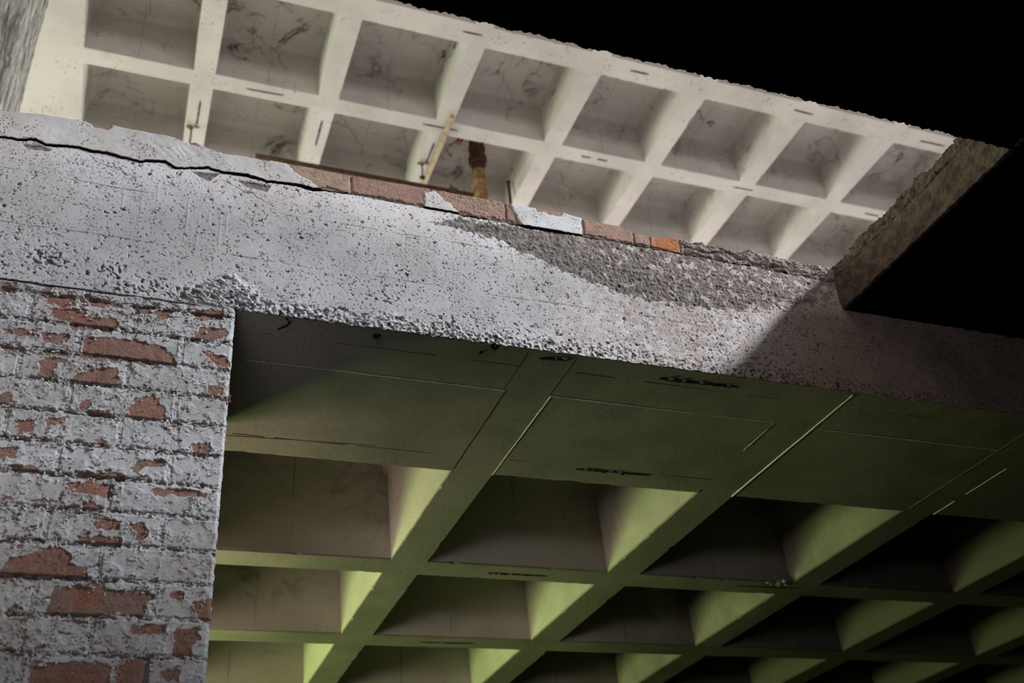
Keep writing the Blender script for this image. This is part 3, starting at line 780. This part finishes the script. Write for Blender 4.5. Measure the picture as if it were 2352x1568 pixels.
def build_brickwall():
    xs = spaced((-2.2, -.42, .02), (-.42, XP, .0014))
    zs = spaced((FLOOR, .50, .03), (.50, 1.5125, .0014))
    X, Z = np.meshgrid(xs, zs, indexing='ij')
    # courses
    rel = (Z + fbm(X, Z, 3, 2, 100) * .002 - 1.258) / .075
    k = np.floor(rel); fz = (rel - k) * .075
    odd = (np.abs(k) % 2) == 1
    off = np.where(odd, .0815, -.031)
    relx = (X + fbm(X, Z, 4, 2, 101) * .003 - off) / .225
    kx = np.floor(relx); fx = (relx - kx) * .225
    ez = np.minimum(fz, .075 - fz); ex = np.minimum(fx, .225 - fx)
    jd = np.minimum(ez, ex) + fbm(X, Z, 90, 3, 102) * .0018
    jo = sstep(.0068, .0038, jd)
    tone = _hash(kx, k, 7) * .5
    orange = sstep(1.2, .3, np.hypot((X + .045) / .035, (Z - .768) / .035) + fbm(X, Z, 30, 3, 121) * .5) * .55 + sstep(1.2, .3, np.hypot((X + .05) / .04, (Z - .61) / .02) + fbm(X, Z, 30, 3, 122) * .5) * .4 + sstep(1.2, .3, np.hypot((X - .03) / .02, (Z - 1.468) / .014)) * .6
    # bare patches
    wx = X + fbm(X, Z, 60, 4, 103) * .0075; wz = Z + fbm(X, Z, 60, 4, 104) * .0065
    sd = np.full(X.shape, .03)
    for p in BARE: sd = np.minimum(sd, poly_sd(wx, wz, p, .03) - .0035)
    # scattered chips, most along the bed joints
    bed = np.exp(-((ez - .004) / .010) ** 2)
    dens = fbm(X, Z, 6, 3, 105) * .30 + .26 * bed + .10 * sstep(.12, -.10, X) + .16 * sstep(1.38, 1.46, Z) * sstep(.19, .10, X) * sstep(-.30, -.2, X) + .03
    nz = fbm(wx * .6, wz * 1.35, 62, 4, 106)
    chip_sd = (.59 - dens * .75 - nz) * .014
    nz2 = fbm(wx * .7, wz * 1.2, 130, 3, 107)
    chip2 = (.63 + .14 * sstep(1.32, 1.05, Z) - dens * .60 - nz2) * .008
    sd = np.minimum(sd, np.minimum(chip_sd, chip2))
    # flaky remnants inside big bare patches
    rem = (fbm(X, Z, 95, 3, 108) - .60 - .25 * sstep(-.006, -.014, sd)) * .01
    sd = np.maximum(sd, rem)
    paint = sstep(-.0007, .0007, sd)
    lip = np.exp(-np.clip(sd, 0, 1) / .0055) * paint * sstep(-.15, .55, fbm(X, Z, 32, 2, 109))
    bd = -.0045 * jo + fbm(X, Z, 25, 3, 110) * .0012 + fbm(X, Z, 150, 3, 111) * .0005 + (_hash(kx, k, 9) - .5) * .0012
    pd = -.0014 * jo + fbm(X, Z, 20, 3, 112) * .0009 + .0011 + fbm(X, Z, 140, 3, 113) * .0004 * sstep(-.1, .4, fbm(X, Z, 9, 2, 114)) + lip * .0036
    jr = sstep(.012, .002, np.minimum(ez, ex)) * fbm(X, Z, 120, 3, 115) * .0018
    d = bd * (1 - paint) + (pd + jr) * paint
    # ragged free edge
    edge = sstep(XP - .006, XP, X)
    d -= edge * .004
    xj = X + edge * (fbm(Z, Z * 0, 55, 4, 116) * .0026 + fbm(Z, Z * 0, 200, 2, 117) * .0012)
    # mortar crack under the beam
    crk = np.exp(-((Z - 1.5085 - fbm(X, X * 0, 14, 4, 118) * .0035) / (.0016 + .0012 * sstep(.05, -.3, X))) ** 2) * sstep(.14, .06, X)
    d -= crk * .004
    grime_shade = np.clip(crk * 1.2, 0, 1)
    # open crumbling bed joints
    oj = sstep(.40, .55, fbm(wx * .5, wz * 1.5, 85, 4, 119) + .42 * np.exp(-((ez - .002) / .004) ** 2) - .08 + dens * .25) * np.exp(-((ez - .002) / .006) ** 2)
    d -= oj * .003; grime_shade = np.maximum(grime_shade, oj * .62)
    P = np.stack([xj, YB - .001 - d, Z], -1)
    e1 = P[-1:].copy(); e1[:, :, 1] += .004; e1[:, :, 0] += .0012
    e2 = e1.copy(); e2[:, :, 1] = YB + .60
    P = np.concatenate([P, e1, e2], 0)
    ext = lambda a: np.concatenate([a, a[-1:], a[-1:]], 0)
    me = grid_mesh('brick_wall', P, {'paint': ext(paint), 'joint': ext(jo), 'tone': ext(tone), 'grime_shade': ext(grime_shade), 'orange': ext(orange)})
    o = link('brick_wall', me, M_BRICK)
    tag(o, 'brick wall end with peeling white paint standing under the beam', 'brick wall', kind='structure')
    b = MB()
    b.box(-2.2, XP - .012, YB + .03, YB + .60, FLOOR, ZL - .002)
    b.build('wall_core', M_GREY, o)
    # loose curls of paint standing off the edges of the bare patches
    cand = np.argwhere((np.abs(sd) < .0012) & (X > -.40) & (X < XP - .01) & (Z > .55) & (Z < 1.50))
    cand = cand[rng.permutation(len(cand))[:1300]]
    gx_, gz_ = np.gradient(sd)
    b = MB()
    for i, j in cand:
        x, z = X[i, j], Z[i, j]
        gx = gx_[i, j] / max(xs[i] - xs[i - 1], 1e-6); gz = gz_[i, j] / max(zs[j] - zs[j - 1], 1e-6)
        L = math.hypot(gx, gz)
        if L < 1e-6: continue
        gx /= L; gz /= L                           # points into the paint; the curl leaves the other way
        w = rng.uniform(.0008, .0036); ln = rng.uniform(.002, .0065)
        tx, tz = -gz, gx
        y0 = YB - .001 - pd[i, j]
        prof = []
        curl = rng.uniform(.9, 2.1)
        px, py = .002, 0.0
        n = 4
        for s in range(n + 1):
            prof.append((px, py, w * (1 - .55 * s / n) * rng.uniform(.75, 1.1)))
            an = curl * s / n
            px -= ln / n * math.cos(an); py += ln / n * math.sin(an)
        prev = None
        sk = rng.uniform(-.4, .4)
        for (a, h, ww) in prof:
            c = [b.bm.verts.new((x + gx * a + tx * (q * ww + sk * -a), y0 - h - .0004, z + gz * a + tz * (q * ww + sk * -a))) for q in (-1, 1)]
            if prev:
                f = b.bm.faces.new((prev[0], prev[1], c[1], c[0])); f.smooth = True
            prev = c
    me = bpy.data.meshes.new('paint_flakes'); b.bm.to_mesh(me); b.bm.free()
    fl = link('paint_flakes', me, M_PFLAKE, o)
    fl['kind'] = 'stuff'
    sol = fl.modifiers.new('thickness', 'SOLIDIFY'); sol.thickness = .0003
    return o


WALL = build_brickwall()


# ---------------------------------------------------------------- broken edges of the opening
def resample(pts, step):
    out = []
    for (a, b), (c, d) in zip(pts, pts[1:]):
        n = max(1, int(math.hypot(c - a, d - b) / step))
        out += [(a + (c - a) * k / n, b + (d - b) * k / n) for k in range(n)]
    return np.array(out + [pts[-1]])


def build_edges():
    # right edge: old slab with a broken screed course on top
    ys = spaced((YH - .06, 2.20, .003))
    pr = resample([(.014, ZS), (.0, ZS), (.0, 1.947), (.010, 1.950), (.012, 2.008), (.060, 2.016)], .003)
    S = np.arange(len(pr)) * .003
    Yg, Sg = np.meshgrid(ys, S, indexing='ij')
    o_ = np.repeat(pr[None, :, 0], len(ys), 0); z_ = np.repeat(pr[None, :, 1], len(ys), 0)
    w1, _ = worley(Yg, Sg, 95, 130); w2, _ = worley(Yg, Sg, 40, 131)
    course = sstep(1.946, 1.955, z_)
    n = fbm(Yg, Sg, 12, 4, 132) * .004 + fbm(Yg, Sg, 90, 3, 133) * .0018 + (.5 - w1) * .002
    n += course * (fbm(Yg, Sg, 18, 4, 134) * .014 + (.5 - w1) * .006)
    crack = np.exp(-((z_ - 1.949 - fbm(Yg, Yg * 0, 8, 3, 135) * .004) / .003) ** 2)
    face = np.where(z_ < 1.93, sstep(.016, .006, o_), sstep(.058, .035, o_))
    x_ = XH + o_ - (n - crack * .010) * face
    ztop = fbm(Yg, Yg * 0, 9, 4, 136) * .016 + fbm(Yg, Yg * 0, 70, 3, 137) * .004
    zz = z_ + course * sstep(1.96, 2.008, z_) * (ztop - .006)
    lowe = sstep(1.84, 1.827, z_) * face
    zz = zz + lowe * fbm(Yg, Yg * 0, 60, 4, 138) * .004
    me = grid_mesh('slab_edge', np.stack([x_, Yg, zz], -1), flip=False)
    e = link('slab_edge', me, M_EDGE)
    tag(e, 'broken right edge of the slab opening with a crumbling screed course', 'slab edge', kind='structure')
    # near edge: ragged black arris
    xs = spaced((-1.06, -.2, .01), (-.2, XH + .006, .003))
    pr = resample([(-.055, ZS), (.0, ZS), (.002, 2.010), (-.06, 2.010)], .004)
    S = np.arange(len(pr)) * .004
    Xg, Sg = np.meshgrid(xs, S, indexing='ij')
    o_ = np.repeat(pr[None, :, 0], len(xs), 0); z_ = np.repeat(pr[None, :, 1], len(xs), 0)
    face = sstep(-.05, -.02, o_)
    rag = fbm(Xg, Xg * 0, 16, 4, 140) * .0055 + fbm(Xg, Xg * 0, 75, 3, 141) * .0042 + np.clip(gnoise(Xg * 80, Xg * 0 + .3, 142), 0, 1) * .003
    y_ = YH + o_ + face * (rag + fbm(Xg, Sg, 60, 3, 143) * .003 - .003)
    zz = z_ + face * sstep(1.84, 1.828, z_) * fbm(Xg, Xg * 0, 50, 3, 144) * .003
    me = grid_mesh('slab_lip', np.stack([Xg, y_, zz], -1), flip=True)
    e2 = link('slab_lip', me, M_SHADE)
    tag(e2, 'ragged black near edge of the slab opening against the pale ceiling', 'slab edge', kind='structure')


build_edges()


# ---------------------------------------------------------------- stripped column on the upper floor
def mat_column():
    n = NT('stripped_column_plaster')
    st = n.mapping((6, 6, .9))
    f = n.noise(5, 7, .68, .4, st)
    col = n.mix(n.ramp(f, .38, .60), (.15, .145, .118), (.47, .47, .415))
    col = n.mix(n.ramp(n.noise(9, 6, .7, .3, n.mapping((5, 5, .8))), .54, .66), col, (.62, .60, .56))
    col = n.mix(n.ramp(n.noise(3, 5, .7, .3, n.mapping((5, 5, .7))), .62, .70), col, (.20, .115, .08))
    sp = n.math('MULTIPLY', n.ramp(n.voro(10, co=n.mapping((9, 9, 2))), .2, .08), n.ramp(n.noise(12, 3), .5, .62))
    col = n.mix(n.math('MULTIPLY', sp, .8), col, (.06, .05, .045))
    nb = n.bump(f, .02, .8)
    nb = n.bump(n.noise(60, 5), .004, .7, nb)
    return n.out(col, nb)


def build_column():
    ax0, ax1, ay0, ay1 = -1.12, -.628, 3.20, 3.65
    per = [(ax0, ay1), (ax0, ay0), (ax1, ay0), (ax1, ay1)]
    pts = resample(per, .012)
    zs = spaced((ZT - .004, 2.9, .06), (2.9, 4.6, .012), (4.6, ZU + .003, .06))
    A = np.arange(len(pts)) * .012
    Ag, Zg = np.meshgrid(A, zs, indexing='ij')
    px = np.repeat(pts[:, 0:1], len(zs), 1); py = np.repeat(pts[:, 1:2], len(zs), 1)
    cx, cy = (ax0 + ax1) / 2, (ay0 + ay1) / 2
    nx, ny = px - cx, py - cy
    ln = np.hypot(nx, ny)
    d = fbm(Ag, Zg * .25, 14, 4, 150) * .010 + fbm(Ag, Zg * .4, 50, 3, 151) * .004 - .006
    P = np.stack([px + nx / ln * d, py + ny / ln * d, Zg], -1)
    P = np.concatenate([P, P[:1]], 0)
    me = grid_mesh('column', P)
    o = link('column', me, mat_column())
    return tag(o, 'rough stripped plaster column at the upper left above the beam', 'column', kind='structure')


build_column()


# ------------------------------------------------------------------ things and small parts
def channel(parent, x0, y0, x1, y1, z, w=.010, flakes=0, ragged=.5):
    """cast-in black fixing channel with ragged rusty lips, proud of the rib by 2 mm"""
    L = math.hypot(x1 - x0, y1 - y0); tx, ty = (x1 - x0) / L, (y1 - y0) / L
    n = max(6, int(L / .012)); b = MB(); prev = None
    for k in range(n + 1):
        s = k / n; e = min(1, 6 * s + .35, 6 * (1 - s) + .35)
        wl = w / 2 * e * (1 + ragged * random.uniform(-1, 1)); wr = w / 2 * e * (1 + ragged * random.uniform(-1, 1))
        px, py = x0 + (x1 - x0) * s, y0 + (y1 - y0) * s
        c = [b.bm.verts.new((px - ty * wl, py + tx * wl, z + .004)), b.bm.verts.new((px - ty * wl * .8, py + tx * wl * .8, z - .0022)),
             b.bm.verts.new((px + ty * wr * .8, py - tx * wr * .8, z - .0022)), b.bm.verts.new((px + ty * wr, py - tx * wr, z + .004))]
        if prev:
            for a in range(3): b.bm.faces.new((prev[a], c[a], c[a + 1], prev[a + 1]))
        prev = c
    o = b.build('fixing_channel', M_SLOT, parent)
    if flakes:
        f = MB()
        for k in range(flakes):
            s = random.uniform(.02, .98); px, py = x0 + (x1 - x0) * s, y0 + (y1 - y0) * s
            sd = random.choice((-1, 1)); q = random.uniform(.003, .012); h = random.uniform(.002, .006)
            ax, ay = px - ty * sd * w * .7, py + tx * sd * w * .7
            v = [(ax - tx * q, ay - ty * q, z - .0005), (ax + tx * q, ay + ty * q, z - .0005), (ax + tx * q * .4 + ty * sd * h, ay + ty * q * .4 - tx * sd * h, z - .006), (ax - tx * q * .3 + ty * sd * h, ay - ty * q * .3 - tx * sd * h, z - .007)]
            f.quad(*v)
        fo = f.build('torn_paint', M_FLAKE, o)
        m = fo.modifiers.new('thickness', 'SOLIDIFY'); m.thickness = .0006
    return o


for a in ((.448, 5.552, .724, 5.544), (1.045, 5.72, 1.048, 6.002), (.150, 5.76, .148, 6.02), (1.812, 4.607, 1.96, 4.604), (1.79, 5.548, 2.075, 5.545), (3.127, 4.605, 3.282, 4.601), (3.134, 5.549, 3.22, 5.549),
          (3.28, 5.547, 3.369, 5.547), (4.576, 4.611, 4.761, 4.615), (4.577, 5.551, 4.765, 5.549), (5.943, 5.55, 6.10, 5.55), (5.823, 4.625, 6.08, 4.62), (1.936, 5.72, 1.938, 5.966)):
    channel(CEIL_UP, *a, ZU, .014, 0, .35)
for a, fl in (((1.012, 2.193, 1.088, 2.180), 6), ((1.392, 2.214, 1.648, 2.207), 14), ((1.379, 2.803, 1.652, 2.797), 8), ((1.395, 3.739, 1.648, 3.736), 6), ((1.365, 4.618, 1.627, 4.612), 5), ((2.528, 3.725, 2.835, 3.715), 8)):
    channel(CEIL_LOW, *a, ZL, .012, fl, .6)


def lump(name, parent, c, r, mat, sq=(1, 1, 1), seed=1, sub=3):
    bm = bmesh.new(); bmesh.ops.create_icosphere(bm, subdivisions=sub, radius=1)
    rs = random.Random(seed)
    ph = [(rs.uniform(2, 6), rs.uniform(2, 6), rs.uniform(0, 6)) for _ in range(4)]
    for v in bm.verts:
        k = 1 + sum(.13 * math.sin(a * v.co.x + b * v.co.y + q + a * v.co.z) for a, b, q in ph)
        v.co = Vector((c[0] + v.co.x * r * k * sq[0], c[1] + v.co.y * r * k * sq[1], c[2] + v.co.z * r * k * sq[2]))
    for f in bm.faces: f.smooth = True
    me = bpy.data.meshes.new(name); bm.to_mesh(me); bm.free()
    return link(name, me, mat, parent)


M_LICHEN = mat_plain('orange_lichen', (.36, .11, .04), (.50, .19, .08), 90, .004)
for q in range(11):
    lump('lichen_tuft', WALL, (XP + random.uniform(-.001, .004), YB - .001 - random.uniform(0, .003), 1.257 + random.uniform(-.011, .011)), random.uniform(.0010, .0026), M_LICHEN, (1, 1, 1.2), 12 + q, 2)
# rough lump of old mortar on the lower rib
for q, (dx, dy, r) in enumerate(((0, 0, .020), (.035, .008, .014), (-.03, .012, .012), (.015, -.014, .011), (.06, .004, .008), (-.055, .004, .009))):
    lump('mortar_lump', CEIL_LOW, (2.72 + dx, 3.665 + dy, ZL + .003), r, M_GREY if q % 2 else M_DIRT, (1.3, .8, .7), 4 + q, 2)
# dark stub of broken fixing under the beam edge, seen as small black knobs
for (x, y, r) in ((.870, 2.165, .010), (.555, 2.185, .008), (.845, 2.20, .005)):
    lump('fixing_stub', CEIL_LOW, (x, y, ZL - .002), r, M_SLOT, (1.2, 1, .8), int(x * 100), 2)
b = MB(); b.tube([(.318, 2.160, ZL - .002), (.330, 2.172, ZL - .006), (.326, 2.19, ZL - .004), (.312, 2.20, ZL - .007), (.306, 2.215, ZL - .001)], [.0022, .003, .0022, .0026, .0015], 8)
b.build('root_thread', M_SLOT, CEIL_LOW)


def thing(name, label, cat, loc, group=None):
    o = bpy.data.objects.new(name, None); o.location = loc; o.empty_display_size = .1
    C.objects.link(o)
    return tag(o, label, cat, group)


def rel(o, loc):
    o.location = (-loc[0], -loc[1], -loc[2]); return o


# soil_pipe rising through the upper storey to the coffer top
PX, PY = 2.412, 6.02
loc = (PX, PY, 2.012)
t = thing('soil_pipe', 'rusty orange vertical pipe with dark collars rising to the upper ceiling', 'pipe', loc)
b = MB(); b.tube([(PX, PY, 2.012), (PX, PY, 3.5), (PX, PY, 5.0), (PX, PY, 6.29)], .052, 28)
rel(b.build('pipe', M_RUST, t), loc)
b = MB(); b.tube([(PX, PY, 6.015), (PX, PY, 6.03), (PX, PY, 6.075), (PX, PY, 6.10), (PX, PY, 6.13), (PX, PY, 6.165), (PX, PY, 6.18), (PX, PY, 6.21), (PX, PY, 6.235), (PX, PY, 6.285)],
                    [.054, .074, .079, .076, .064, .062, .070, .071, .062, .060], 28, wob=.03)
rel(b.build('collar', M_DRUST, t), loc)
b = MB(); b.tube([(PX, PY, 5.63), (PX, PY, 5.645), (PX, PY, 5.76), (PX, PY, 5.80), (PX, PY, 5.815), (PX, PY, 5.83)], [.056, .064, .064, .067, .066, .054], 28)
rel(b.build('socket', M_RUST, t), loc)
b = MB(); b.tube([(PX, PY, 5.95), (PX + .0, PY, 5.985), (PX, PY, 6.02)], [.0526, .0535, .055], 28)
rel(b.build('stained_band', M_DRUST, t), loc)

# branch pipe running to the left behind the brick edge
loc = (1.0, 6.02, 5.66)
t = thing('branch_pipe', 'thin dark brown pipe running level just above the brick edge', 'pipe', loc)
zb = 5.668
b = MB(); b.tube([(.60, 6.02, zb), (1.2, 6.02, zb), (1.9, 6.02, zb), (PX - .068, 6.02, zb)], .021, 16); rel(b.build('pipe', M_DRUST, t), loc)
b = MB(); b.tube([(2.14, 6.02, zb), (2.145, 6.02, zb), (2.205, 6.02, zb), (2.21, 6.02, zb)], [.022, .036, .036, .022], 16); rel(b.build('coupling', M_DRUST, t), loc)
b = MB(); b.tube([(2.16, 6.02, zb + .015), (2.162, 6.02, zb + .062), (2.162, 6.02, zb + .066)], [.012, .010, .006], 10); rel(b.build('valve_stub', M_DRUST, t), loc)

# yellowed batten nailed under the rib
b = MB(); b.box(1.966, 2.002, 5.40, 6.60, ZU - .028, ZU - .0015, bevel=.002)
tag(b.build('timber_batten', M_LATH), 'yellowed timber batten fixed under a ceiling rib left of the rusty pipe', 'batten')

# hanging wires with a clot of rust
def hanging_wire(x, y, zlen, label, group):
    loc = (x, y, ZU)
    t = thing('hanging_wire', label, 'wire', loc, group)
    b = MB(); b.tube([(x, y, ZU + .004), (x, y, ZU - .03), (x + .004, y + .004, ZU - zlen * .5), (x + .001, y, ZU - zlen)], .0065, 10)
    rel(b.build('wire', M_DRUST, t), loc)
    rel(lump('rust_clot', t, (x - .012, y, ZU - .012), .017, M_RUST, (1.5, .8, .8), int(x * 50), 3), loc)
    rel(lump('rust_clot', t, (x + .034, y - .01, ZU - .006), .013, M_RUST, (1.2, .9, .6), int(x * 70) + 3, 3), loc)
    return t


hanging_wire(.114, 6.045, .17, 'short rusty wire hanging from the ceiling rib nearest the column', None)
t = hanging_wire(1.905, 5.97, .16, 'short rusty wire hanging beside the yellowed timber batten', None)
rel(lump('end_knot', t, (1.907, 5.97, ZU - .155), .018, M_DRUST, (1.3, 1, .8), 8, 3), (1.905, 5.97, ZU))

# red cover in the coffer
loc = (2.262, 6.05, 6.286)
t = thing('conduit_box', 'small faded red cap on the coffer top beside the rusty pipe', 'conduit box', loc)
b = MB(); b.box(2.248, 2.296, 6.03, 6.08, 6.262, 6.292, bevel=.005); rel(b.build('cover', M_RED, t), loc)
for dx in (-.016, .018):
    b = MB(); b.tube([(2.270 + dx, 6.02, 6.262), (2.270 + dx, 6.02, 6.29)], .006, 8); rel(b.build('clip', M_DRUST, t), loc)

# short drop rod in the coffer corner
b = MB(); b.tube([(2.735, 6.16, 5.55), (2.735, 6.16, 5.80), (2.735, 6.16, 6.02)], .014, 12)
b.tube([(2.735, 6.16, 6.02), (2.735, 6.16, 6.03)], [.014, .02], 12)
tag(b.build('drop_rod', M_DRUST), 'thin dark rod standing in the coffer right of the rusty pipe', 'rod')
